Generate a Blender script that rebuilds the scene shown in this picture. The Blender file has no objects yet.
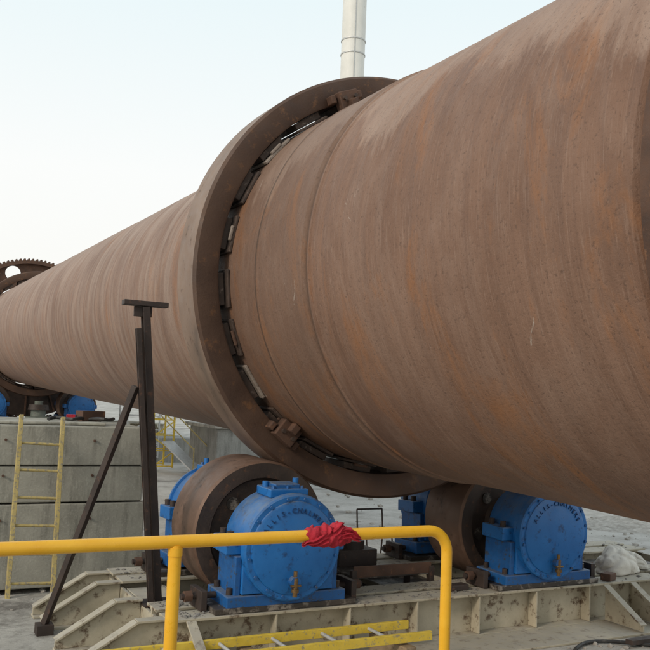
import bpy, bmesh, math, random
from mathutils import Vector, Matrix, Euler, noise
random.seed(7)
S = bpy.context.scene
S.view_settings.view_transform = 'Standard'
S.view_settings.look = 'None'
S.view_settings.exposure = 0
COL = S.collection

# ------------------------------------------------------------------ materials
class NT:
    def __init__(s, name):
        s.m = bpy.data.materials.new(name); s.m.use_nodes = True
        s.t = s.m.node_tree; s.b = s.t.nodes['Principled BSDF']
    def n(s, ty, **kw):
        nd = s.t.nodes.new(ty)
        for k, v in kw.items(): setattr(nd, k, v)
        return nd
    def l(s, a, b): s.t.links.new(a, b)
    def noise(s, vec, scale, detail=5, rough=.6, sc=None, dist=0):
        if sc is not None:
            mp = s.n('ShaderNodeMapping'); mp.inputs['Scale'].default_value = sc
            s.l(vec, mp.inputs['Vector']); vec = mp.outputs['Vector']
        nd = s.n('ShaderNodeTexNoise')
        nd.inputs['Scale'].default_value = scale; nd.inputs['Detail'].default_value = detail
        nd.inputs['Roughness'].default_value = rough; nd.inputs['Distortion'].default_value = dist
        s.l(vec, nd.inputs['Vector']); return nd.outputs['Fac']
    def ramp(s, fac, stops):
        r = s.n('ShaderNodeValToRGB'); e = r.color_ramp.elements
        while len(e) < len(stops): e.new(.5)
        for i, (p, c) in enumerate(stops):
            e[i].position = p
            if not isinstance(c, tuple): c = (c, c, c)
            e[i].color = (*c, 1)
        s.l(fac, r.inputs['Fac']); return r.outputs['Color']
    def mix(s, fac, a, b, mode='MIX'):
        m = s.n('ShaderNodeMix', data_type='RGBA', blend_type=mode)
        for sock, v in ((m.inputs[0], fac), (m.inputs[6], a), (m.inputs[7], b)):
            if isinstance(v, (int, float)): sock.default_value = v
            elif isinstance(v, tuple): sock.default_value = (*v, 1)
            else: s.l(v, sock)
        return m.outputs[2]
    def math(s, op, a, b=0, c=None, clamp=False):
        m = s.n('ShaderNodeMath', operation=op, use_clamp=clamp)
        for i, v in enumerate((a, b, c)):
            if v is None: continue
            if isinstance(v, (int, float)): m.inputs[i].default_value = v
            else: s.l(v, m.inputs[i])
        return m.outputs[0]
    def rng(s, x, a, b, c=0., d=1.):
        m = s.n('ShaderNodeMapRange'); s.l(x, m.inputs[0])
        for i, v in enumerate((a, b, c, d)): m.inputs[i + 1].default_value = v
        return m.outputs[0]
    def bump(s, h, strength=.3, dist=.02):
        b = s.n('ShaderNodeBump'); b.inputs['Strength'].default_value = strength
        b.inputs['Distance'].default_value = dist
        s.l(h, b.inputs['Height']); s.l(b.outputs['Normal'], s.b.inputs['Normal'])

def generic(name, c1, c2, c3=None, scale=3, rough=.7, metal=0, bump=.2, bscale=40, spotthr=.62, dirt=None):
    t = NT(name); tc = t.n('ShaderNodeTexCoord').outputs['Object']
    f = t.noise(tc, scale, 6, .65)
    col = t.ramp(f, [(.3, c1), (.7, c2)])
    if c3:
        g = t.noise(tc, scale * 2.7, 6, .7)
        col = t.mix(t.ramp(g, [(spotthr - .04, 0.), (spotthr + .06, 1.)]), col, c3)
    if dirt:
        geo = t.n('ShaderNodeNewGeometry'); sx = t.n('ShaderNodeSeparateXYZ')
        t.l(geo.outputs['Normal'], sx.inputs[0])
        up = t.math('MULTIPLY', t.math('MAXIMUM', sx.outputs['Z'], 0), t.ramp(t.noise(tc, 9, 5, .7), [(.35, .3), (.6, 1.)]))
        col = t.mix(t.math('MULTIPLY', up, .85), col, dirt)
    t.l(col, t.b.inputs['Base Color'])
    t.b.inputs['Metallic'].default_value = metal
    rr = t.ramp(t.noise(tc, scale * 4, 3, .6), [(.3, max(rough - .15, .05)), (.7, min(rough + .12, 1.))])
    t.l(rr, t.b.inputs['Roughness'])
    if bump: t.bump(t.noise(tc, bscale, 4, .7), bump, .01)
    return t.m

def shell_mat():
    t = NT('rusty_shell'); uv = t.n('ShaderNodeUVMap').outputs['UV']   # u = arc length (m), v = axial (m)
    tc = t.n('ShaderNodeTexCoord').outputs['Object']
    sep = t.n('ShaderNodeSeparateXYZ'); t.l(uv, sep.inputs[0]); u, v = sep.outputs[0], sep.outputs[1]
    cx = t.n('ShaderNodeCombineXYZ'); t.l(u, cx.inputs[0]); t.l(t.math('ADD', v, t.math('MULTIPLY', u, .06)), cx.inputs[1])
    uvs = cx.outputs[0]
    big = t.noise(tc, .7, 6, .65)
    col = t.ramp(big, [(.3, (.165, .088, .056)), (.5, (.212, .120, .080)), (.72, (.262, .156, .108))])
    st1 = t.noise(uvs, 1, 6, .7, sc=(.5, 9, 1), dist=.8)
    st2 = t.noise(uvs, 1, 4, .8, sc=(3.0, 70, 1), dist=.4)
    st3 = t.noise(uvs, 1, 5, .7, sc=(.9, 2.2, 1), dist=1.2)
    col = t.mix(t.ramp(st1, [(.38, .40), (.56, 0.)]), col, (.130, .070, .046))
    col = t.mix(t.math('MULTIPLY', t.ramp(st2, [(.54, 0.), (.66, 1.)]), .36), col, (.36, .25, .19))
    col = t.mix(t.math('MULTIPLY', t.ramp(st3, [(.48, 0.), (.66, 1.)]), .35), col, (.30, .20, .15))
    o = t.noise(uvs, 1, 6, .72, sc=(.55, 1.6, 1), dist=.9)
    col = t.mix(t.math('MULTIPLY', t.ramp(o, [(.53, 0.), (.68, 1.)]), .6), col, (.33, .135, .045))
    # pale dusty film left on the upper part with an irregular lower edge
    jag = t.noise(uvs, 1, 6, .72, sc=(.9, 3.0, 1), dist=.4); jag2 = t.noise(uvs, 1, 2, .5, sc=(.12, .75, 1))
    edge = t.math('ADD', t.math('MULTIPLY', jag, 1.5), t.math('MULTIPLY', jag2, 2.4))
    h = t.math('SUBTRACT', u, edge)
    film = t.rng(h, .22, .02)
    patch = t.ramp(t.noise(uvs, 1, 6, .7, sc=(.9, 3.4, 1), dist=.7), [(.34, .45), (.60, 1.)])
    nearsec = t.rng(v, -.1, -1.2, .45, 1)
    col = t.mix(t.math('MULTIPLY', t.math('MULTIPLY', t.math('MULTIPLY', film, patch), nearsec), .54), col, (.43, .31, .24))
    far = t.rng(v, .2, 1.2)
    fs = t.ramp(t.noise(uvs, 1, 5, .7, sc=(.55, 4, 1), dist=.6), [(.40, .1), (.62, 1.)])
    fu = t.rng(u, 5.2, 1.2, .3, 1)
    col = t.mix(t.math('MULTIPLY', t.math('MULTIPLY', t.math('MULTIPLY', far, fs), fu), .58), col, (.46, .365, .30))
    near = t.math('MULTIPLY', t.rng(v, -2.02, -1.98), t.rng(v, .3, .2))
    col = t.mix(t.math('MULTIPLY', near, .28), col, (.12, .078, .056))
    for vv, wd in ((-2.03, .045), (-.985, .022)):
        ln = t.rng(t.math('ABSOLUTE', t.math('SUBTRACT', v, vv)), wd, wd * .4)
        col = t.mix(t.math('MULTIPLY', ln, .72), col, (.055, .036, .026))
    sp = t.noise(tc, 38, 4, .75)
    col = t.mix(t.ramp(sp, [(.32, .60), (.44, 0.)]), col, (.085, .050, .036))
    wsp = t.noise(uvs, 1, 6, .75, sc=(1.2, 2.4, 1), dist=1.0)
    col = t.mix(t.math('MULTIPLY', t.ramp(wsp, [(.675, 0.), (.705, 1.)]), .55), col, (.48, .42, .36))
    t.l(col, t.b.inputs['Base Color'])
    t.l(t.ramp(st1, [(.3, .52), (.7, .75)]), t.b.inputs['Roughness'])
    t.b.inputs['Specular IOR Level'].default_value = .3
    hgt = t.math('ADD', t.math('MULTIPLY', st2, .4), t.math('ADD', t.math('MULTIPLY', sp, .9), t.math('MULTIPLY', st3, 1.2)))
    t.bump(hgt, .45, .012)
    return t.m

def ground_mat():
    t = NT('dusty_ground'); tc = t.n('ShaderNodeTexCoord').outputs['Object']
    a = t.noise(tc, .12, 6, .65); b = t.noise(tc, 1.3, 6, .7); c = t.noise(tc, 22, 5, .75)
    col = t.ramp(a, [(.3, (.38, .36, .33)), (.6, (.51, .49, .455))])
    col = t.mix(t.ramp(b, [(.35, .6), (.55, 0.)]), col, (.25, .23, .20))
    col = t.mix(t.math('MULTIPLY', t.ramp(c, [(.5, 0.), (.7, 1.)]), .5), col, (.60, .58, .54))
    w = t.noise(tc, .35, 4, .6)
    col = t.mix(t.math('MULTIPLY', t.ramp(w, [(.56, 0.), (.64, 1.)]), .7), col, (.14, .125, .11))
    t.l(col, t.b.inputs['Base Color']); t.b.inputs['Roughness'].default_value = .9
    t.bump(t.math('ADD', c, t.math('MULTIPLY', b, 3)), .6, .03)
    return t.m

def concrete_mat(name, base=(.30, .30, .28), dark=(.17, .17, .155), stain=False):
    t = NT(name); tc = t.n('ShaderNodeTexCoord').outputs['Object']
    a = t.noise(tc, 1.1, 6, .65); b = t.noise(tc, 1, 5, .7, sc=(6, 6, .7)); c = t.noise(tc, 35, 4, .7)
    col = t.ramp(a, [(.3, dark), (.65, base)])
    col = t.mix(t.math('MULTIPLY', t.ramp(b, [(.48, 0.), (.64, 1.)]), .55), col, tuple(x * .5 for x in dark))
    if stain:
        s_ = t.noise(tc, .9, 5, .65, dist=.5)
        col = t.mix(t.math('MULTIPLY', t.ramp(s_, [(.50, 0.), (.60, 1.)]), .75), col, (.085, .072, .06))
    col = t.mix(t.math('MULTIPLY', t.ramp(c, [(.5, 0.), (.7, 1.)]), .3), col, tuple(min(1, x * 1.4) for x in base))
    t.l(col, t.b.inputs['Base Color']); t.b.inputs['Roughness'].default_value = .88
    t.bump(t.math('ADD', c, t.math('MULTIPLY', a, 2)), .4, .012)
    return t.m

M_shell = shell_mat()
M_ring = generic('tire_steel', (.060, .032, .021), (.118, .066, .042), (.17, .082, .038), 2.2, .7, .05, .3, 45)
M_ringout = generic('tire_tread', (.18, .115, .08), (.28, .195, .145), (.12, .07, .045), 2.5, .6, .1, .15, 60)
M_rust = generic('rust_dark', (.065, .036, .025), (.14, .074, .047), (.21, .10, .05), 5, .8, .1, .3, 50)
M_pad = generic('pad_steel', (.04, .027, .021), (.09, .058, .043), (.20, .15, .12), 6, .75, .05, .3, 50)
M_padl = generic('pad_light', (.20, .16, .13), (.36, .30, .25), (.10, .065, .05), 6, .7, .1, .3, 50)
M_steel = generic('dark_steel', (.028, .020, .017), (.062, .042, .034), (.12, .06, .038), 5, .65, .1, .2, 50)
M_face = generic('roller_face', (.038, .028, .024), (.08, .055, .043), (.14, .07, .04), 4, .6, .15, .25, 40)
M_tread = generic('roller_tread', (.12, .068, .045), (.21, .13, .092), (.07, .042, .03), 3, .55, .25, .15, 60)
M_blue = generic('blue_paint', (.010, .122, .385), (.018, .170, .49), (.012, .062, .19), 3.5, .42, 0, .12, 30, .60, dirt=(.17, .21, .26))
M_blued = generic('blue_paint_dirty', (.008, .08, .26), (.014, .12, .36), (.05, .06, .07), 6, .55, 0, .2, 40, .58, dirt=(.17, .19, .2))
M_letter = generic('raised_letter_paint', (.006, .045, .15), (.01, .06, .2), None, 6, .5, 0, 0)
M_cream = generic('cream_frame', (.35, .31, .225), (.54, .485, .37), (.14, .095, .06), 3, .8, 0, .25, 40, .58, dirt=(.41, .38, .325))
M_yel = generic('yellow_paint', (.80, .40, .015), (.88, .48, .03), (.45, .21, .02), 9, .38, 0, .08, 60, .71)
M_yold = generic('old_yellow', (.38, .29, .10), (.52, .41, .16), (.24, .21, .16), 9, .75, 0, .15, 60, .55)
M_ylad = generic('ladder_yellow', (.66, .46, .04), (.80, .58, .08), (.32, .27, .18), 9, .6, 0, .15, 60, .60)
M_gal = generic('galvanised', (.46, .46, .45), (.60, .60, .59), (.32, .30, .28), 6, .5, .3, .1, 50)
M_red = generic('red_cloth', (.36, .012, .024), (.54, .022, .042), (.18, .006, .012), 14, .85, 0, .4, 90, .60)
M_cloth = generic('sackcloth', (.58, .54, .47), (.74, .71, .64), (.40, .36, .30), 6, .9, 0, .3, 90, .64)
M_white = generic('stack_paint', (.66, .65, .60), (.78, .77, .72), (.56, .52, .46), .6, .55, 0, .05, 10, .66)
M_brass = generic('brass', (.18, .11, .05), (.3, .19, .08), (.1, .07, .05), 20, .45, .7, .1, 60)
M_oil = generic('oily_deck', (.020, .017, .015), (.07, .056, .045), (.24, .21, .18), 3, .55, .05, .3, 30, .56)
M_wood = generic('timber', (.20, .14, .08), (.34, .25, .16), (.12, .09, .06), 10, .85, 0, .4, 60)
M_rubber = generic('hose_rubber', (.015, .015, .015), (.04, .038, .036), (.12, .11, .1), 8, .6, 0, .1, 50)
M_green = generic('machine_green', (.10, .12, .10), (.19, .21, .18), (.08, .06, .05), 6, .6, 0, .1, 50)
M_ground = ground_mat()
M_conc = concrete_mat('concrete', base=(.36, .355, .33), dark=(.22, .215, .195))
M_conc2 = concrete_mat('concrete_wall_mat', base=(.40, .385, .325), dark=(.235, .228, .19))
M_pad2 = concrete_mat('pad_concrete', base=(.48, .455, .405), dark=(.30, .28, .245), stain=True)
M_gravel = generic('gravel_stone', (.10, .093, .083), (.3, .28, .255), None, 3, .95, 0, .3, 30)
M_rock = generic('debris_stone', (.24, .22, .19), (.50, .47, .43), None, 8, .95, 0, .3, 30)
M_shed = generic('shed_cladding', (.42, .43, .43), (.52, .53, .53), (.3, .27, .24), .5, .6, 0, 0)

# ------------------------------------------------------------------ mesh tools
class B:
    def __init__(s): s.bm = bmesh.new(); s.mats = []
    def mi(s, m):
        if m not in s.mats: s.mats.append(m)
        return s.mats.index(m)
    def face(s, vs, m, smooth=False):
        try: f = s.bm.faces.new(vs)
        except ValueError: return None
        f.material_index = s.mi(m); f.smooth = smooth; return f
    def poly(s, pts, m):
        return s.face([s.bm.verts.new(p) for p in pts], m)
    def box(s, c, size, m, rot=None):
        R = rot.to_matrix() if isinstance(rot, Euler) else (rot if rot else Matrix.Identity(3))
        hx, hy, hz = (x / 2 for x in size); c = Vector(c)
        v = [s.bm.verts.new(c + R @ Vector((x * hx, y * hy, z * hz))) for x in (-1, 1) for y in (-1, 1) for z in (-1, 1)]
        for q in ((0, 1, 3, 2), (4, 6, 7, 5), (0, 4, 5, 1), (2, 3, 7, 6), (0, 2, 6, 4), (1, 5, 7, 3)):
            s.face([v[i] for i in q], m)
    def bar(s, p0, p1, w, h, m, up=(0, 0, 1)):
        p0, p1 = Vector(p0), Vector(p1); d = (p1 - p0); L = d.length; d.normalize()
        x = d.cross(Vector(up)); 
        if x.length < 1e-4: x = d.cross(Vector((1, 0, 0)))
        x.normalize(); z = x.cross(d)
        R = Matrix((x, d, z)).transposed()
        s.box((p0 + p1) / 2, (w, L, h), m, R)
    def cyl(s, p0, p1, r0, m, r1=None, seg=32, mcap=None, caps=True, smooth=True):
        r1 = r0 if r1 is None else r1; p0, p1 = Vector(p0), Vector(p1)
        d = (p1 - p0).normalized(); x = d.orthogonal().normalized(); y = d.cross(x)
        a = [];b = []
        for i in range(seg):
            t = 2 * math.pi * i / seg; o = x * math.cos(t) + y * math.sin(t)
            a.append(s.bm.verts.new(p0 + o * r0)); b.append(s.bm.verts.new(p1 + o * r1))
        for i in range(seg):
            j = (i + 1) % seg; s.face([a[i], a[j], b[j], b[i]], m, smooth)
        if caps:
            s.face([s.bm.verts.new(v.co) for v in a][::-1], mcap or m); s.face([s.bm.verts.new(v.co) for v in b], mcap or m)
    def lathe(s, prof, m, c=(0, 0, 0), seg=128, closed=True, mats=None, smooth=False, uv=False, wob=None, arc=None):
        """revolve (r, y) profile around Y axis"""
        c = Vector(c); rings = []
        uvl = s.bm.loops.layers.uv.verify() if uv else None
        n = seg
        for (r, y) in prof:
            ring = []
            for i in range(n + (1 if (uv or arc) else 0)):
                t = 2 * math.pi * i / n if not arc else arc[0] + (arc[1] - arc[0]) * i / n
                rr = r + (wob(t, y) if wob else 0)
                ring.append(s.bm.verts.new(c + Vector((rr * math.cos(t), y, rr * math.sin(t)))))
            rings.append(ring)
        K = len(prof); 
        for k in range(K if closed else K - 1):
            A, Bq = rings[k], rings[(k + 1) % K]; mm = mats[k] if mats else m
            for i in range(n):
                j = i + 1 if (uv or arc) else (i + 1) % n
                f = s.face([A[i], A[j], Bq[j], Bq[i]], mm, smooth)
                if uv and f:
                    ts = [2 * math.pi * q / n for q in (i, i + 1, i + 1, i)]
                    ys = [prof[k][1], prof[k][1], prof[(k + 1) % K][1], prof[(k + 1) % K][1]]
                    for lp, t, y in zip(f.loops, ts, ys):
                        lp[uvl].uv = ((t - math.pi / 2) * 2.0, y)
    def sweep(s, path, r, m, seg=16, ref=(0, 1, .01)):
        path = [Vector(p) for p in path]; rings = []
        ref = Vector(ref).normalized()
        for i, p in enumerate(path):
            d = ((path[min(i + 1, len(path) - 1)] - path[max(i - 1, 0)])).normalized()
            x = d.cross(ref).normalized(); y = d.cross(x)
            rings.append([s.bm.verts.new(p + (x * math.cos(2 * math.pi * k / seg) + y * math.sin(2 * math.pi * k / seg)) * r) for k in range(seg)])
        for a, b in zip(rings, rings[1:]):
            for k in range(seg): s.face([a[k], a[(k + 1) % seg], b[(k + 1) % seg], b[k]], m, True)
        s.face(rings[0][::-1], m); s.face(rings[-1], m)
    def done(s, name, parent=None, bevel=0, loc=None, recalc=True):
        if recalc: bmesh.ops.recalc_face_normals(s.bm, faces=s.bm.faces[:])
        me = bpy.data.meshes.new(name); s.bm.to_mesh(me); s.bm.free()
        for m in s.mats: me.materials.append(m)
        o = bpy.data.objects.new(name, me); COL.objects.link(o)
        if parent: o.parent = parent
        if loc: o.location = loc
        if bevel:
            md = o.modifiers.new('bevel', 'BEVEL'); md.width = bevel; md.segments = 2; md.limit_method = 'ANGLE'; md.angle_limit = math.radians(40)
        return o
def empty(name, loc=(0, 0, 0), rot=(0, 0, 0)):
    e = bpy.data.objects.new(name, None); COL.objects.link(e); e.location = loc; e.rotation_euler = rot; e.empty_display_size = .2; return e

# ------------------------------------------------------------------ rotary kiln
ZT = 3.74; SL = math.atan(.03)
kiln = empty('rotary_kiln', (0, 0, ZT), (SL, 0, 0))
def wob(t, y): return .007 * noise.noise(Vector((math.cos(t) * 2, y * .8, math.sin(t) * 2)))
b = B()
prof = [(1.985, 70), (1.985, 24), (1.985, 12)]
ys = [12 - .5 * k for k in range(1, 22)]
prof += [(1.985, y) for y in ys if y > 1.15]
prof += [(1.985, 1.14), (2.02, 1.10), (2.02, .5), (2.02, -.2), (2.02, -.96), (2.030, -.972), (2.030, -.998), (2.02, -1.01), (2.02, -1.5), (2.02, -1.97), (1.988, -2.0),
         (1.988, -2.04), (2.006, -2.048), (2.006, -2.085), (1.992, -2.095), (1.992, -2.6), (1.992, -3.2), (1.992, -3.9), (1.992, -4.6), (1.992, -5.2), (1.992, -5.57), (1.96, -5.60), (1.96, -5.68)]
b.lathe(prof, M_shell, seg=256, closed=False, smooth=True, uv=True, wob=wob)
o = b.done('shell', kiln)
md = o.modifiers.new('es', 'EDGE_SPLIT'); md.split_angle = math.radians(35)
b = B()
b.lathe([(1.93, -5.65), (2.03, -5.65), (2.03, -6.3), (1.99, -6.32), (1.99, -14), (1.8, -14), (1.8, -5.7)], M_rust, seg=200, closed=False, smooth=True)
o = b.done('cooler_end_shell', kiln); md = o.modifiers.new('es', 'EDGE_SPLIT'); md.split_angle = math.radians(35)

def riding_ring(y0, name):
    b = B(); w = .27; Ro = 2.41; Ri = 2.14
    prof = [(Ri, -w), (Ri + .02, -w - .012), (Ro - .03, -w - .012), (Ro, -w + .02), (Ro, w - .02), (Ro - .03, w + .012), (Ri + .02, w + .012), (Ri, w)]
    b.lathe(prof, M_ring, c=(0, y0, 0), seg=256, mats=[M_ring, M_ring, M_ring, M_ringout, M_ring, M_ring, M_ring, M_ring])
    for f in b.bm.faces: f.smooth = True
    o = b.done(name, kiln); md = o.modifiers.new('es', 'EDGE_SPLIT'); md.split_angle = math.radians(35)
    b = B(); n = 24
    for i in range(n):
        t = 2 * math.pi * (i + .37) / n + random.uniform(-.02, .02)
        R = Matrix.Rotation(-t, 3, 'Y')
        def P(r, y): return R @ Vector((r, y0 + y, 0))
        j = random.uniform(-.025, .025)
        b.box(P(2.034, .0 + j), (.032, .62, .40), M_padl if random.random() < .15 else M_pad, R)
        b.box(P(2.092, .03), (.070, .50, .34), M_pad, R)
        if i % 2: b.box(P(2.066, -.30 + j), (.030, .035, .16), M_padl if random.random() < .3 else M_rust, R)
        b.box(P(2.10, .35 + j), (.07, .05, .20), M_rust, R)
    b.done('pads_' + name, kiln, bevel=.008)
riding_ring(0, 'riding_ring')
riding_ring(25.6, 'far_riding_ring')
b = B()
for t in (math.radians(232), math.radians(112), math.radians(345)):
    R = Matrix.Rotation(-t, 3, 'Y')
    def P(r, y, z=0): return R @ Vector((r, y, z))
    b.box(P(2.14, -.38), (.20, .13, .24), M_rust, R)
    b.box(P(2.08, -.48), (.10, .12, .08), M_rust, R)
    for zz in (-.17, .17):
        b.box(P(2.18, -.34, zz), (.09, .12, .06), M_rust, R)
        b.cyl(P(2.16, -.44, zz * .4), P(2.16, -.48, zz * .4), .024, M_pad, seg=6)
b.done('stop_brackets', kiln, bevel=.01)
# girth gear
b = B(); y0 = 27.9; NTH = 120
pts = []; ro, ri = 3.15, 2.93
for i in range(NTH):
    for fr, rr in ((0, ro - .08), (.22, ro - .08), (.36, ro), (.64, ro), (.78, ro - .08)):
        pts.append((rr, 2 * math.pi * (i + fr) / NTH))
o0 = [b.bm.verts.new((r * math.cos(t), y0 - .22, r * math.sin(t))) for r, t in pts]
o1 = [b.bm.verts.new((r * math.cos(t), y0 + .22, r * math.sin(t))) for r, t in pts]
i0 = [b.bm.verts.new((ri * math.cos(t), y0 - .22, ri * math.sin(t))) for r, t in pts]
i1 = [b.bm.verts.new((ri * math.cos(t), y0 + .22, ri * math.sin(t))) for r, t in pts]
for i in range(len(pts)):
    j = (i + 1) % len(pts)
    for q in ((o0[i], o0[j], o1[j], o1[i]), (i0[i], i1[i], i1[j], i0[j]), (o0[i], i0[i], i0[j], o0[j]), (o1[i], o1[j], i1[j], i1[i])): b.face(q, M_rust)
NH = 7
for k in range(NH):
    tc = 2 * math.pi * (k + .1) / NH; hw = math.pi / NH; rc = 2.62; rh = .30
    er = Vector((math.cos(tc), 0, math.sin(tc))); et = Vector((-math.sin(tc), 0, math.cos(tc)))
    rim = []
    for ya in (y0 - .03, y0 + .03):
        cx = Vector((rc * math.cos(tc), ya, rc * math.sin(tc)))
        hole = []; out = []
        for q in range(64):
            a = 2 * math.pi * q / 64; hole.append(b.bm.verts.new(cx + er * math.cos(a) * rh + et * math.sin(a) * rh))
            ca, sa = math.cos(a), math.sin(a); m_ = max(abs(ca), abs(sa)); ca, sa = ca / m_, sa / m_
            r = rc + ca * (.34 if ca > 0 else .60); tt = tc + sa * hw
            out.append(b.bm.verts.new((r * math.cos(tt), ya, r * math.sin(tt))))
        for q in range(64): b.face((hole[q], hole[(q + 1) % 64], out[(q + 1) % 64], out[q]), M_rust)
        rim.append(hole)
    for q in range(64): b.face((rim[0][q], rim[0][(q + 1) % 64], rim[1][(q + 1) % 64], rim[1][q]), M_rust)
b.done('girth_gear', kiln)
# sheet guard round the lower half of the gear
b = B()
A0, A1 = math.radians(188), math.radians(352)
b.lathe([(2.10, y0 - .42), (3.30, y0 - .42), (3.30, y0 + .42), (2.10, y0 + .42)], M_steel, seg=80, closed=False, arc=(A0, A1))
for k in range(9):
    t = A0 + (A1 - A0) * k / 8; R = Matrix.Rotation(-t, 3, 'Y'); b.box(R @ Vector((2.7, y0 - .44, 0)), (1.15, .04, .06), M_rust, R)
o = b.done('gear_guard'); o.location = (0, 0, ZT); o.rotation_euler = (SL, 0, 0)

# ------------------------------------------------------------------ rollers & bearings
RX, RZ, RR = 1.60, -2.684, .715
def roller(cx, cy, cz):
    e = empty('support_roller', (cx, cy, cz), (SL, 0, 0))
    b = B(); w = .36; s_ = -.07
    prof = [(.13, -w), (.30, -w), (.32, -w + .05), (.52, -w + .05), (.55, -w - .01), (RR - .02, -w - .01), (RR, -w + .02), (RR, w - .02), (RR - .02, w + .01), (.57, w + .01), (.54, w - .05), (.32, w - .05), (.30, w), (.13, w)]
    ms = [M_face] * 14; ms[6] = M_tread; ms[5] = ms[7] = M_tread
    b.lathe(prof, M_face, c=(0, s_, 0), seg=96, mats=ms)
    for f in b.bm.faces: f.smooth = True
    for k in range(6):
        t = k * math.pi / 3 + .3
        b.cyl((.42 * math.cos(t), s_ - w + .052, .42 * math.sin(t)), (.42 * math.cos(t), s_ - w + .03, .42 * math.sin(t)), .065, M_oil, seg=20)
    o = b.done('roller_body', e); md = o.modifiers.new('es', 'EDGE_SPLIT'); md.split_angle = math.radians(30)
    b = B(); b.cyl((0, -1.0, 0), (0, 1.0, 0), .16, M_steel, seg=32); b.cyl((0, -.52, 0), (0, .52, 0), .21, M_steel, seg=32)
    b.done('shaft', e)
def bearing(cx, cy, cz, sgn=-1, letters=True):
    e = empty('bearing_housing', (cx, cy, cz), (SL, 0, 0 if sgn < 0 else math.pi))
    b = B()
    L0, L1 = -.20, .30; pts = []
    for i in range(25):
        t = math.pi * i / 24; pts.append((.47 * math.cos(t), .47 * math.sin(t)))
    pts += [(-.47, -.42), (.47, -.42)]
    A = [b.bm.verts.new((x, L0, z)) for x, z in pts]; C = [b.bm.verts.new((x, L1, z)) for x, z in pts]
    n = len(pts); b.face(A, M_blue); b.face(C[::-1], M_blue)
    for i in range(n):
        j = (i + 1) % n; b.face((A[i], C[i], C[j], A[j]), M_blue, i < 24)
    b.box((0, .05, -.50), (1.22, .52, .14), M_blued)
    for sx in (-1, 1):
        b.box((sx * .53, .05, -.0), (.17, .36, .14), M_blue)
        b.cyl((sx * .55, -.05, .07), (sx * .55, -.05, .13), .035, M_steel, seg=6); b.cyl((sx * .55, .14, .07), (sx * .55, .14, .13), .035, M_steel, seg=6)
        b.box((sx * .50, .05, -.26), (.06, .44, .36), M_blued)
        for yy in (-.12, .2):
            b.cyl((sx * .56, yy, -.43), (sx * .56, yy, -.37), .03, M_steel, seg=6)
    b.box((0, .05, .48), (.40, .34, .08), M_blue); b.box((0, .05, .535), (.26, .24, .05), M_blued)
    b.cyl((.16, .1, .5), (.16, .1, .60), .03, M_blue, seg=12); b.cyl((-.16, .1, .5), (-.16, .1, .57), .03, M_blue, seg=12)
    for xx in (-.15, 0, .15): b.cyl((xx, -.07, .52), (xx, -.07, .545), .018, M_blued, seg=6)
    b.done('housing_body', e, bevel=.014)
    b = B()
    b.lathe([(.0, -.305), (.08, -.303), (.40, -.295), (.425, -.285), (.43, -.272), (.475, -.272), (.492, -.26), (.497, -.20), (.46, -.195)], M_blue, seg=80, closed=False)
    for f in b.bm.faces: f.smooth = True
    o = b.done('cover_disc', e); md = o.modifiers.new('es', 'EDGE_SPLIT'); md.split_angle = math.radians(35)
    b = B()
    for k in range(16):
        t = 2 * math.pi * (k + .5) / 16
        b.cyl((.452 * math.cos(t), -.27, .452 * math.sin(t)), (.452 * math.cos(t), -.292, .452 * math.sin(t)), .016, M_blued, seg=6)
    b.cyl((0, -.29, -.30), (0, -.36, -.30), .05, M_blued, seg=20)
    b.cyl((.0, -.34, -.30), (.0, -.34, -.20), .018, M_brass, seg=12)
    b.cyl((0, -.35, -.26), (0, -.35, -.43), .022, M_brass, seg=12); b.cyl((0, -.35, -.36), (0, -.35, -.39), .036, M_brass, seg=8)
    b.cyl((-.05, -.36, -.33), (.05, -.36, -.33), .012, M_brass, seg=8)
    b.done('drain_valve', e)
    if letters:
        txt = 'ALLIS-CHALMERS'; n = len(txt)
        for i, ch in enumerate(txt):
            a = math.radians(90 - (i - (n - 1) / 2) * 9.4)
            c = bpy.data.curves.new('letter', 'FONT'); c.body = ch; c.size = .068; c.extrude = .007; c.align_x = 'CENTER'; c.align_y = 'CENTER'
            c.materials.append(M_letter)
            ob = bpy.data.objects.new('letter', c); COL.objects.link(ob); ob.parent = e
            ob.matrix_local = Matrix.Translation((.345 * math.cos(a), -.299, .345 * math.sin(a))) @ Matrix.Rotation(-(a - math.pi / 2), 4, 'Y') @ Matrix.Rotation(math.pi / 2, 4, 'X')
dzf = 25.6 * .03
for sx in (-1, 1):
    roller(sx * RX, 0, ZT + RZ)
    bearing(sx * RX, -.94, ZT + RZ - .94 * .03, -1)
    bearing(sx * RX, .92, ZT + RZ + .92 * .03, 1, False)
for sx in (-1, 1):
    roller(sx * RX, 25.6, ZT + RZ + dzf)
    bearing(sx * RX, 25.6 - .92, ZT + RZ + dzf - .03, -1, False)
    bearing(sx * RX, 25.6 + .92, ZT + RZ + dzf + .03, 1, False)

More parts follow.
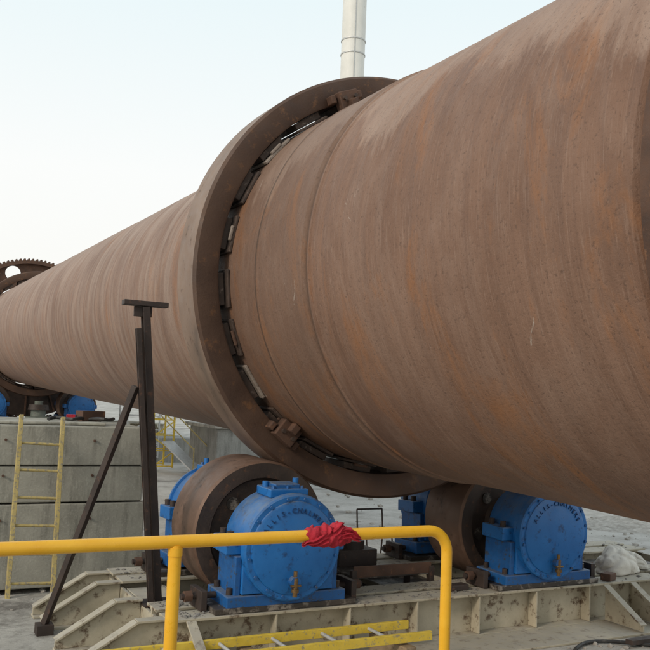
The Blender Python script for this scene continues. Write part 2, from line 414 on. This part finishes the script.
# ------------------------------------------------------------------ support frame
def frame(name, y0, z0):
    e = empty(name, (0, y0, z0)); b = B()
    X0, X1 = -2.75, 4.9; H = .44
    for yy in (-1.02, -.62, .62, 1.02):
        b.box(((X0 + X1) / 2, yy, H - .0125), (X1 - X0, .30, .025), M_cream)
        b.box(((X0 + X1) / 2, yy, .0125), (X1 - X0, .30, .025), M_cream)
        b.box(((X0 + X1) / 2, yy, H / 2), (X1 - X0, .025, H - .05), M_cream)
    for xx in (-2.73, -2.3, -.9, 0, .9, 2.3, 3.4, 4.88):
        b.box((xx, 0, H / 2 - .02), (.03, 2.0, H - .10), M_cream)
    x = X0 + .25
    while x < X1:
        b.box((x, -1.10, H / 2), (.018, .13, H - .054), M_cream); x += .78
    for xx in (-2.55, 2.42, 2.85, 3.45, 4.0, 4.6):
        z = H - .03
        P = [(-1.17, z), (-1.17, .03), (-1.72, .03), (-1.72, .09)]
        A = [b.bm.verts.new((xx - .012, y, q)) for y, q in P]; C = [b.bm.verts.new((xx + .012, y, q)) for y, q in P]
        b.face(A, M_cream); b.face(C[::-1], M_cream)
        for i in range(4): j = (i + 1) % 4; b.face((A[i], C[i], C[j], A[j]), M_cream)
        b.bar((xx, -1.17, z + .008), (xx, -1.72, .098), .09, .02, M_cream)
    b.box((.9, -1.46, .012), (7.3, .56, .022), M_cream)
    for yy in (-1.02, -.25, .55, 1.05):
        P = [(X0, H - .03), (X0, .026), (X0 - .78, .026), (X0 - .78, .10), (X0 - .25, H - .03)]
        A = [b.bm.verts.new((x, yy - .014, q)) for x, q in P]; C = [b.bm.verts.new((x, yy + .014, q)) for x, q in P]
        b.face(A, M_cream); b.face(C[::-1], M_cream)
        for i in range(5): j = (i + 1) % 5; b.face((A[i], C[i], C[j], A[j]), M_cream)
        b.bar((X0 - .25, yy, H - .022), (X0 - .78, yy, .11), .12, .022, M_cream)
        b.box((X0 - .12, yy, H - .018), (.26, .12, .022), M_cream)
        b.box((X0 - .39, yy, .013), (.78, .16, .024), M_cream)
    b.done('beams', e, bevel=.004)
    b = B()
    b.box((.0, 0, .30), (2.2, .92, .02), M_oil); b.box((-1.62, 0, .22), (1.0, .92, .02), M_oil); b.box((1.62, 0, .22), (1.0, .92, .02), M_oil)
    b.box((3.6, 0, .33), (1.9, .92, .02), M_oil); b.box((-2.5, 0, .36), (.4, .92, .02), M_cream)
    for sx in (-1, 1):
        for yy in (-.85, .85):
            b.box((sx * RX, yy, H + .03), (1.45, .60, .05), M_oil)
            for s2 in (-1, 1):
                b.box((sx * RX + s2 * .78, yy, H + .10), (.06, .32, .18), M_steel)
                b.cyl((sx * RX + s2 * .95, yy, H + .12), (sx * RX + s2 * .62, yy, H + .12), .03, M_steel, seg=12)
                b.cyl((sx * RX + s2 * .92, yy, H + .12), (sx * RX + s2 * .85, yy, H + .12), .055, M_rust, seg=6)
    b.done('deck_plates', e, bevel=.006)
    return e
frame('roller_support_frame', 0, 0)
frame('roller_support_frame', 25.6, dzf)

b = B()
b.box((.0, -.18, .52), (1.0, .5, .03), M_oil); b.box((0, -.43, .58), (1.0, .02, .12), M_rust)
b.box((-.15, .25, .58), (.5, .34, .26), M_steel); b.cyl((-.15, .25, .71), (-.15, .25, .80), .15, M_steel, seg=24)
b.box((-.5, -.43, .45), (.06, .06, .30), M_steel); b.box((.5, -.43, .45), (.06, .06, .30), M_steel)
b.box((-.5, .05, .41), (.06, .06, .22), M_steel); b.box((.5, .05, .41), (.06, .06, .22), M_steel)
b.done('grease_trough', None, bevel=.006)

# ------------------------------------------------------------------ handrail & platform
HR = 1.915; HY = -5.68
b = B()
path = [(-8.4, HY, HR), (-6, HY, HR), (-4.2, HY, HR)]
rc = .085; cxr = -3.105
path += [(cxr - rc - .05, HY, HR)]
for i in range(9):
    a = math.pi / 2 * i / 8; path.append((cxr - rc + rc * math.sin(a), HY, HR - rc + rc * math.cos(a)))
path += [(cxr, HY, HR - .3), (cxr, HY, .84)]
b.sweep(path, .0215, M_yel, 24)
for px in (-4.2, -5.35, -6.5, -7.65):
    b.cyl((px, HY, .84), (px, HY, HR - .01), .0215, M_yel, seg=24)
    b.cyl((px, HY, HR - .045), (px, HY, HR - .018), .0245, M_yel, seg=24)
    b.cyl((px, HY, .84), (px, HY, .86), .07, M_yel, seg=24)
b.cyl((-8.4, HY, HR - .55), (cxr, HY, HR - .55), .02, M_yel, seg=20)
b.box((-5.75, HY, .92), (5.2, .012, .12), M_yel)
b.done('handrail')
b = B()
b.box((-5.7, -8.2, .79), (5.6, 5.3, .09), M_conc)
for px in (-8.3, -5.7, -3.1):
    for py in (-10.6, -8.2, -5.8): b.box((px, py, .31), (.16, .16, .87), M_steel)
b.done('viewing_platform', bevel=.01)

def sack(name, loc, size, seed, rot=0):
    b = B(); bmesh.ops.create_icosphere(b.bm, subdivisions=5, radius=1)
    b.mats = [M_cloth]
    for v in b.bm.verts:
        p = v.co.copy()
        f1 = noise.noise(p * .9 + Vector((seed, 0, 0)))
        crease = 1 - min(1, abs(noise.noise(p * 1.7 + Vector((0, seed, 3)))) * 5)
        neck = max(0, p.x - .55) * 1.6
        r = .95 + .30 * f1 - .10 * crease
        q = Vector((p.x * (1 + neck * .6), p.y * (1 - neck * .7), p.z * (1 - neck * .6))) * r
        z = q.z if q.z > -.35 else -.35
        spread = 1 + .18 * max(0, .2 - q.z)
        v.co = Vector((q.x * size[0] * spread, q.y * size[1] * spread, (z + .35) * size[2]))
    for f in b.bm.faces: f.smooth = True
    o = b.done(name, loc=loc); o.rotation_euler = (0, 0, rot)
# red rag wound round the rail with loose ends
b = B(); n = 70; m_ = 40; rows = []
for i in range(n + 1):
    u = i / n; row = []
    env = max(0, math.sin(math.pi * u)) ** .45
    for j in range(m_):
        a = 2 * math.pi * j / m_
        nz = noise.noise(Vector((u * 6, math.cos(a + u * 5) * 1.3, math.sin(a + u * 5) * 1.3)))
        fold = abs(math.sin(u * 15 + a * 1.0 + nz * 4))
        r = .0225 + env * (.003 + .009 * fold + .020 * max(0, nz + .3))
        row.append(b.bm.verts.new(((u - .5) * .18 + .015 * nz, math.cos(a) * r, math.sin(a) * r + .002 * env)))
    rows.append(row)
for i in range(n):
    for j in range(m_): b.face((rows[i][j], rows[i + 1][j], rows[i + 1][(j + 1) % m_], rows[i][(j + 1) % m_]), M_red, True)
def tail(pts, w0, w1, sd):
    g = []; n = 16; pts = [Vector(p) for p in pts]
    for i in range(n + 1):
        f = i / n; k = min(int(f * (len(pts) - 1)), len(pts) - 2); q = f * (len(pts) - 1) - k
        p = pts[k].lerp(pts[k + 1], q); d = (pts[k + 1] - pts[k]).normalized(); s = d.cross(Vector((0, -1, 0))).normalized()
        row = []
        for j in range(9):
            h = (j / 8 - .5) * (w0 + (w1 - w0) * f)
            row.append(b.bm.verts.new(p + s * h + Vector((0, -.010 * math.sin(j * 1.7 + f * 5 + sd) - .004, .003 * math.sin(f * 9 + sd)))))
        g.append(row)
    for i in range(n):
        for j in range(8): b.face((g[i][j], g[i + 1][j], g[i + 1][j + 1], g[i][j + 1]), M_red, True)
tail([(-.02, -.03, -.005), (-.08, -.034, -.018), (-.12, -.03, -.024)], .035, .012, 1)
tail([(.03, -.03, .012), (.08, -.034, .006), (.115, -.03, -.020)], .04, .02, 5)
tail([(.0, -.03, .012), (.03, -.036, .030), (.048, -.03, .034)], .035, .04, 9)
b.done('red_rag', loc=(-3.63, HY, HR), recalc=False)
sack('canvas_sack', (3.05, -.72, .45), (.32, .22, .24), 3.3, .3)
sack('canvas_sack', (3.50, -.55, .45), (.20, .15, .15), 8.1, 2.0)

# ------------------------------------------------------------------ T post + brace
b = B()
def ipost(p0, p1, w, d, m):
    p0, p1 = Vector(p0), Vector(p1); dr = (p1 - p0).normalized()
    x = Vector((1, 0, 0)); x = (x - dr * x.dot(dr)).normalized(); y = dr.cross(x)
    R = Matrix((x, y, dr)).transposed(); c = (p0 + p1) / 2; L = (p1 - p0).length
    b.box(c, (.012, d, L), m, R)
    b.box(c + y * d / 2, (w, .012, L), m, R); b.box(c - y * d / 2, (w, .012, L), m, R)
pb = Vector((-2.58, -.235, .375)); pt = Vector((-2.89, -.31, 3.24))
ipost(pb, pt, .070, .10, M_steel)
b.box(pt + Vector((0, 0, .03)), (.44, .11, .05), M_steel)
b.box(pt + Vector((-.02, 0, -.05)), (.18, .02, .10), M_steel)
ipost((-2.67, -.33, .375), (-2.97, -.40, 3.02), .05, .05, M_steel)
b.bar((-2.95, -.36, 2.46), (-3.52, .38, .10), .06, .06, M_steel)
b.box((-2.6, -.26, .382), (.3, .3, .018), M_steel)
b.box((-3.52, .38, .05), (.16, .16, .1), M_steel)
b.done('braced_post', bevel=.004)

# ------------------------------------------------------------------ ladders
def ladder(name, L, W, m, mr, tilt_mat, step=.33, rail=(.035, .07)):
    b = B()
    for sx in (-1, 1): b.box((sx * W / 2, 0, L / 2), (rail[0], rail[1], L), m)
    z = .25
    while z < L - .1:
        b.cyl((-W / 2, 0, z), (W / 2, 0, z), .016, mr, seg=12); z += step
    o = b.done(name, bevel=.004); o.matrix_world = tilt_mat
ladder('ladder', 2.25, .50, M_yold, M_yold, Matrix.Translation((-3.42, 1.95, -.1)) @ Matrix.Rotation(math.radians(-16), 4, 'X') @ Matrix.Rotation(math.radians(2.5), 4, 'Y'), rail=(.05, .07))
ladder('ladder', 3.7, .40, M_ylad, M_gal, Matrix.Translation((-4.1, -1.55, .26)) @ Matrix.Rotation(math.radians(90), 4, 'Y') @ Matrix.Rotation(math.radians(90), 4, 'Z'), step=.5, rail=(.04, .08))
b = B()
for xx in (-3.6, -2.1, -.7): b.box((xx, -1.55, .11), (.12, .6, .18), M_wood, Euler((0, 0, random.uniform(-.1, .1))))
b.done('timber_blocks', bevel=.008)

# ------------------------------------------------------------------ concrete works
b = B()
y = 2.85
b.box((-7.0, y + .9, 1.68), (10.24, 1.8, .5), M_conc2)
b.box((-7.02, y + .9, 1.19), (10.20, 1.76, .46), M_conc2)
b.box((-7.0, y + .9, .70), (10.24, 1.8, .48), M_conc2)
b.box((-7.0, y + .88, .18), (10.36, 1.92, .53), M_conc2)
b.box((-7.2, y + 1.0, 1.955), (9.6, 1.5, .04), M_conc2)
b.done('concrete_wall', bevel=.015)
b = B()
for xx in (-2.6, -3.7, -4.8, -5.9):
    for zz in (.75, 1.3, 1.75): b.cyl((xx, y + .03, zz), (xx, y - .03, zz), .016, M_rust, seg=10)
b.done('tie_rod_ends')
b = B()
b.sweep([(-3.1 + .06 * i, y + .6 + .12 * math.sin(i * .9), 2.0 + .02 * abs(math.sin(i * .7))) for i in range(16)], .025, M_rubber, 10, ref=(0, 0, 1))
b.box((-2.5, y + .8, 2.05), (.35, .2, .14), M_rust, Euler((0, 0, .3))); b.box((-2.75, y + .9, 2.02), (.12, .2, .08), M_red, Euler((0, 0, -.2)))
b.done('hose_and_tool_clutter', bevel=.004)
b = B(); b.box((0.6, -.35, -.17), (9.9, 5.0, .34), M_pad2); b.done('concrete_pad', bevel=.02)
b = B(); b.box((0, 26, .2), (11, 7, 1.12), M_conc); b.done('concrete_pier', bevel=.03)
b = B()
b.box((0, 24.2, 1.30), (.8, .7, .16), M_green); b.cyl((0, 24.2, 1.38), (0, 24.2, 1.62), .26, M_green, seg=28); b.cyl((0, 24.2, 1.62), (0, 24.2, 1.82), .38, M_steel, r1=.34, seg=36)
b.cyl((0, 24.2, 1.82), (0, 24.2, 1.95), .15, M_green, seg=24); b.box((0, 24.2, 1.02), (1.1, .9, .42), M_rust)
b.done('thrust_roller', bevel=.01)
b = B(); b.box((7.3, 17.6, .62), (6.4, 2.6, 1.55), M_conc); b.box((7.3, 17.6, 1.45), (6.7, 2.9, .12), M_pad2)
b.box((7.0, 16.0, .18), (5.6, .8, .7), M_conc); b.done('concrete_pier', bevel=.03)

b = B(); N = 120; vs = []
for i in range(N + 1):
    row = []
    for j in range(N + 1):
        u = (i / N * 2 - 1); v = (j / N * 2 - 1)
        X = math.copysign(abs(u) ** 3, u) * 900; Y = math.copysign(abs(v) ** 3, v) * 900
        z = -.16 + .05 * noise.noise(Vector((X * .3, Y * .3, 0))) 
        row.append(b.bm.verts.new((X, Y, z)))
    vs.append(row)
for i in range(N):
    for j in range(N): b.face((vs[i][j], vs[i + 1][j], vs[i + 1][j + 1], vs[i][j + 1]), M_ground, True)
b.done('ground')

def mound(name, c, size, seed, mat):
    b = B(); n = 44; vs = []
    for i in range(n + 1):
        row = []
        for j in range(n + 1):
            u, v = i / n * 2 - 1, j / n * 2 - 1; r = math.hypot(u, v)
            z = max(0, 1 - r) ** .8 * (.8 + .5 * noise.noise(Vector((u * 2, v * 2, seed)))) + .12 * noise.noise(Vector((u * 9, v * 9, seed))) * (r < 1)
            row.append(b.bm.verts.new((u * size[0], v * size[1], z * size[2] - .02)))
        vs.append(row)
    for i in range(n):
        for j in range(n): b.face((vs[i][j], vs[i + 1][j], vs[i + 1][j + 1], vs[i][j + 1]), mat)
    b.done(name, loc=(c[0], c[1], -.16))
mound('gravel_heap', (12.0, 14), (5, 2.0, .55), 1, M_gravel)
mound('gravel_heap', (20, 17), (5, 3, .9), 2, M_gravel)
mound('gravel_heap', (16, 9), (3, 2, .4), 4, M_gravel)
mound('gravel_heap', (25, 12), (5, 3, .8), 6, M_rock)
mound('gravel_heap', (10.5, 5.5), (1.8, 1.2, .35), 9, M_rock)

def rocks(name, n, fn, mat, smin, smax):
    b = B()
    for _ in range(n):
        x, y, z = fn(); s = smin + (smax - smin) * random.random() ** 2.2
        m = bmesh.ops.create_icosphere(b.bm, subdivisions=1, radius=s)
        sc = Vector((random.uniform(.7, 1.4), random.uniform(.7, 1.3), random.uniform(.4, .8)))
        for v in m['verts']:
            v.co = Vector((v.co.x * sc.x, v.co.y * sc.y, v.co.z * sc.z)) * (1 + .35 * noise.noise(v.co / s * 1.3 + Vector((x, y, 0)))) + Vector((x, y, z + s * .2))
    b.mats = [mat]; b.done(name)
rocks('gravel', 1500, lambda: (random.uniform(-6, 14), random.choice((random.uniform(-5, -2.9), random.uniform(2.2, 12), random.uniform(2.2, 7))), -.15), M_rock, .012, .09)
rocks('rubble', 600, lambda: (random.uniform(-4.3, 5.5), random.choice((random.uniform(-2.8, -1.8), random.uniform(1.3, 2.0), random.uniform(-2.4, -1.8))), .0), M_rock, .006, .045)
rocks('spilled_grit', 700, lambda: (random.choice((random.uniform(-.9, .9), random.uniform(2.5, 4.8), random.uniform(-2.7, -2.2))), random.choice((random.uniform(-1.15, -.9), random.uniform(-.74, -.5), random.uniform(.5, 1.1))), .44), M_gravel, .004, .024)
b = B()
for (x, y, a, l, m) in ((4.1, -1.95, .2, .9, M_wood), (3.3, -2.2, -.3, .6, M_wood), (5.0, -1.5, .9, .5, M_steel), (2.2, -2.0, .1, .7, M_steel), (-3.9, -2.1, .5, .5, M_wood), (4.6, -2.4, -.15, .8, M_gal)):
    b.box((x, y, .05), (l, .09, .05), m, Euler((0, 0.03, a)))
b.done('scrap_timber', bevel=.005)
b = B()
b.box((2.55, -1.08, .49), (.18, .12, .08), M_rust, Euler((0, 0, .4))); b.box((.45, -.95, .475), (.3, .12, .06), M_steel, Euler((0, 0, .1)))
b.cyl((3.6, -1.0, .445), (3.6, -1.0, .56), .06, M_steel, seg=20)
b.done('tool_boxes', bevel=.008)
b = B()
b.sweep([(1.2 + .09 * i, -1.95 + .22 * math.sin(i * .33) - .012 * i, .025) for i in range(46)], .018, M_rubber, 10, ref=(0, 0, 1))
b.done('rubber_hose')
b = B()
for (p, q) in (((0, 0, 0), (0, .1, .7)), ((.5, 0, 0), (.5, .1, .7)), ((0, .5, 0), (.0, .4, .7)), ((.5, .5, 0), (.5, .4, .7)), ((0, .1, .7), (.5, .1, .7)), ((.5, .1, .7), (.5, .4, .7)), ((.5, .4, .7), (0, .4, .7)), ((0, .4, .7), (0, .1, .7)), ((0, .05, .35), (.5, .05, .35)), ((0, .4, .7), (0, .45, 1.1)), ((.5, .4, .7), (.5, .45, 1.1)), ((0, .45, 1.1), (.5, .45, 1.1))):
    b.cyl(p, q, .014, M_steel, seg=8)
o = b.done('wire_stand', loc=(.75, 1.35, 0)); o.scale = (.8, .8, .85)

# ------------------------------------------------------------------ stack, towers, sheds
b = B(); SX, SY = 33, 61.6
b.cyl((SX, SY, 0), (SX, SY, 14), 1.75, M_white, r1=1.16, seg=64); b.cyl((SX, SY, 14), (SX, SY, 62), 1.16, M_white, seg=64)
for z in (8, 14, 20, 24.6, 28.2, 31.8, 33.2, 36, 37.4, 42, 48, 54): b.cyl((SX, SY, z), (SX, SY, z + .12), 1.22 if z > 13 else 1.6, M_gal, seg=64)
b.box((SX - .45, SY - 1.12, 31), (.06, .06, 60), M_gal)
b.done('chimney_stack')
def stair_tower(x, y, w, d, h, m):
    b = B()
    for sx in (0, 1):
        for sy in (0, 1): b.box((x + sx * w, y + sy * d, h / 2), (.05, .05, h), m)
    z = 0; k = 0
    while z < h - .1:
        b.box((x + w / 2, y, z + .05), (w, .04, .04), m); b.box((x + w / 2, y + d, z + .05), (w, .04, .04), m)
        b.box((x, y + d / 2, z + .05), (.04, d, .04), m)
        b.bar((x + (w if k % 2 else 0), y, z), (x + (0 if k % 2 else w), y, min(z + .5, h)), .035, .035, m)
        z += .5; k += 1
    b.box((x + w / 2, y + d / 2, h), (w + .2, d + .2, .06), M_gal)
    b.done('access_tower')
stair_tower(2.75, 18.6, .7, 1.0, 2.2, M_ylad)
stair_tower(2.9, 22.5, 1.2, 1.2, 3.0, M_gal)
b = B()
b.bar((3.9, 17.0, -.1), (3.2, 18.4, .85), .5, .05, M_gal)
for dx in (-.28, .28):
    b.bar((3.9 + dx, 17.0, .7), (3.2 + dx, 18.4, 1.7), .03, .03, M_yold); b.bar((3.9 + dx, 17.0, -.1), (3.9 + dx, 17.0, .75), .03, .03, M_yold)
b.done('access_stairs')
b = B()
b.box((70, 95, 4), (60, 20, 8), M_shed); 
for k in range(30): b.box((41 + k * 2, 84.95, 4), (.12, .1, 8), M_gal)
b.poly([(40, 85, 8.01), (100, 85, 8.01), (100, 95, 11), (40, 95, 11)], M_shed); b.poly([(40, 95, 11), (100, 95, 11), (100, 105, 8.01), (40, 105, 8.01)], M_shed)
b.done('industrial_shed')

# ------------------------------------------------------------------ light
EL, AZ = 28, 250
w = bpy.data.worlds.new('World'); S.world = w; w.use_nodes = True
nt = w.node_tree; bg = nt.nodes['Background']
sky = nt.nodes.new('ShaderNodeTexSky'); sky.sky_type = 'NISHITA'; sky.sun_disc = False
sky.sun_elevation = math.radians(EL); sky.sun_rotation = math.radians(AZ)
sky.dust_density = 6; sky.air_density = 1; sky.ozone_density = 1
tc = nt.nodes.new('ShaderNodeTexCoord'); sp = nt.nodes.new('ShaderNodeSeparateXYZ'); nt.links.new(tc.outputs['Generated'], sp.inputs[0])
rp = nt.nodes.new('ShaderNodeValToRGB'); nt.links.new(sp.outputs['Z'], rp.inputs['Fac'])
e = rp.color_ramp.elements; e[0].position = 0; e[0].color = (.98, .96, .90, 1); e[1].position = 1; e[1].color = (.58, .66, .72, 1)
q = e.new(.25); q.color = (.98, .99, .97, 1); q = e.new(.5); q.color = (.80, .93, .96, 1)
sc = nt.nodes.new('ShaderNodeVectorMath'); sc.operation = 'SCALE'; sc.inputs['Scale'].default_value = 9.8
nt.links.new(rp.outputs['Color'], sc.inputs[0])
mx = nt.nodes.new('ShaderNodeMix'); mx.data_type = 'RGBA'; mx.inputs[0].default_value = .9
nt.links.new(sky.outputs[0], mx.inputs[6]); nt.links.new(sc.outputs[0], mx.inputs[7])
nt.links.new(mx.outputs[2], bg.inputs['Color']); bg.inputs['Strength'].default_value = .11
sd = bpy.data.lights.new('sun', 'SUN'); sd.energy = 1.4; sd.angle = math.radians(10); sd.color = (1, .88, .74)
so = bpy.data.objects.new('sun', sd); COL.objects.link(so)
dirv = Vector((math.sin(math.radians(AZ)) * math.cos(math.radians(EL)), math.cos(math.radians(AZ)) * math.cos(math.radians(EL)), math.sin(math.radians(EL))))
so.rotation_euler = dirv.to_track_quat('Z', 'Y').to_euler()

# ------------------------------------------------------------------ camera
cd = bpy.data.cameras.new('camera'); cam = bpy.data.objects.new('camera', cd); COL.objects.link(cam)
cd.sensor_width = 36; cd.lens = 46.6; cd.clip_end = 3000; cd.clip_start = .05
f = Vector((.4576, .8846, .089)).normalized(); r = Vector((.8856, -.4623, .040)); r = (r - f * r.dot(f)).normalized(); u = r.cross(f)
Mx = Matrix((r, u, -f)).transposed().to_4x4(); Mx.translation = Vector((-5.09, -8.41, 2.40)); cam.matrix_world = Mx
S.camera = cam
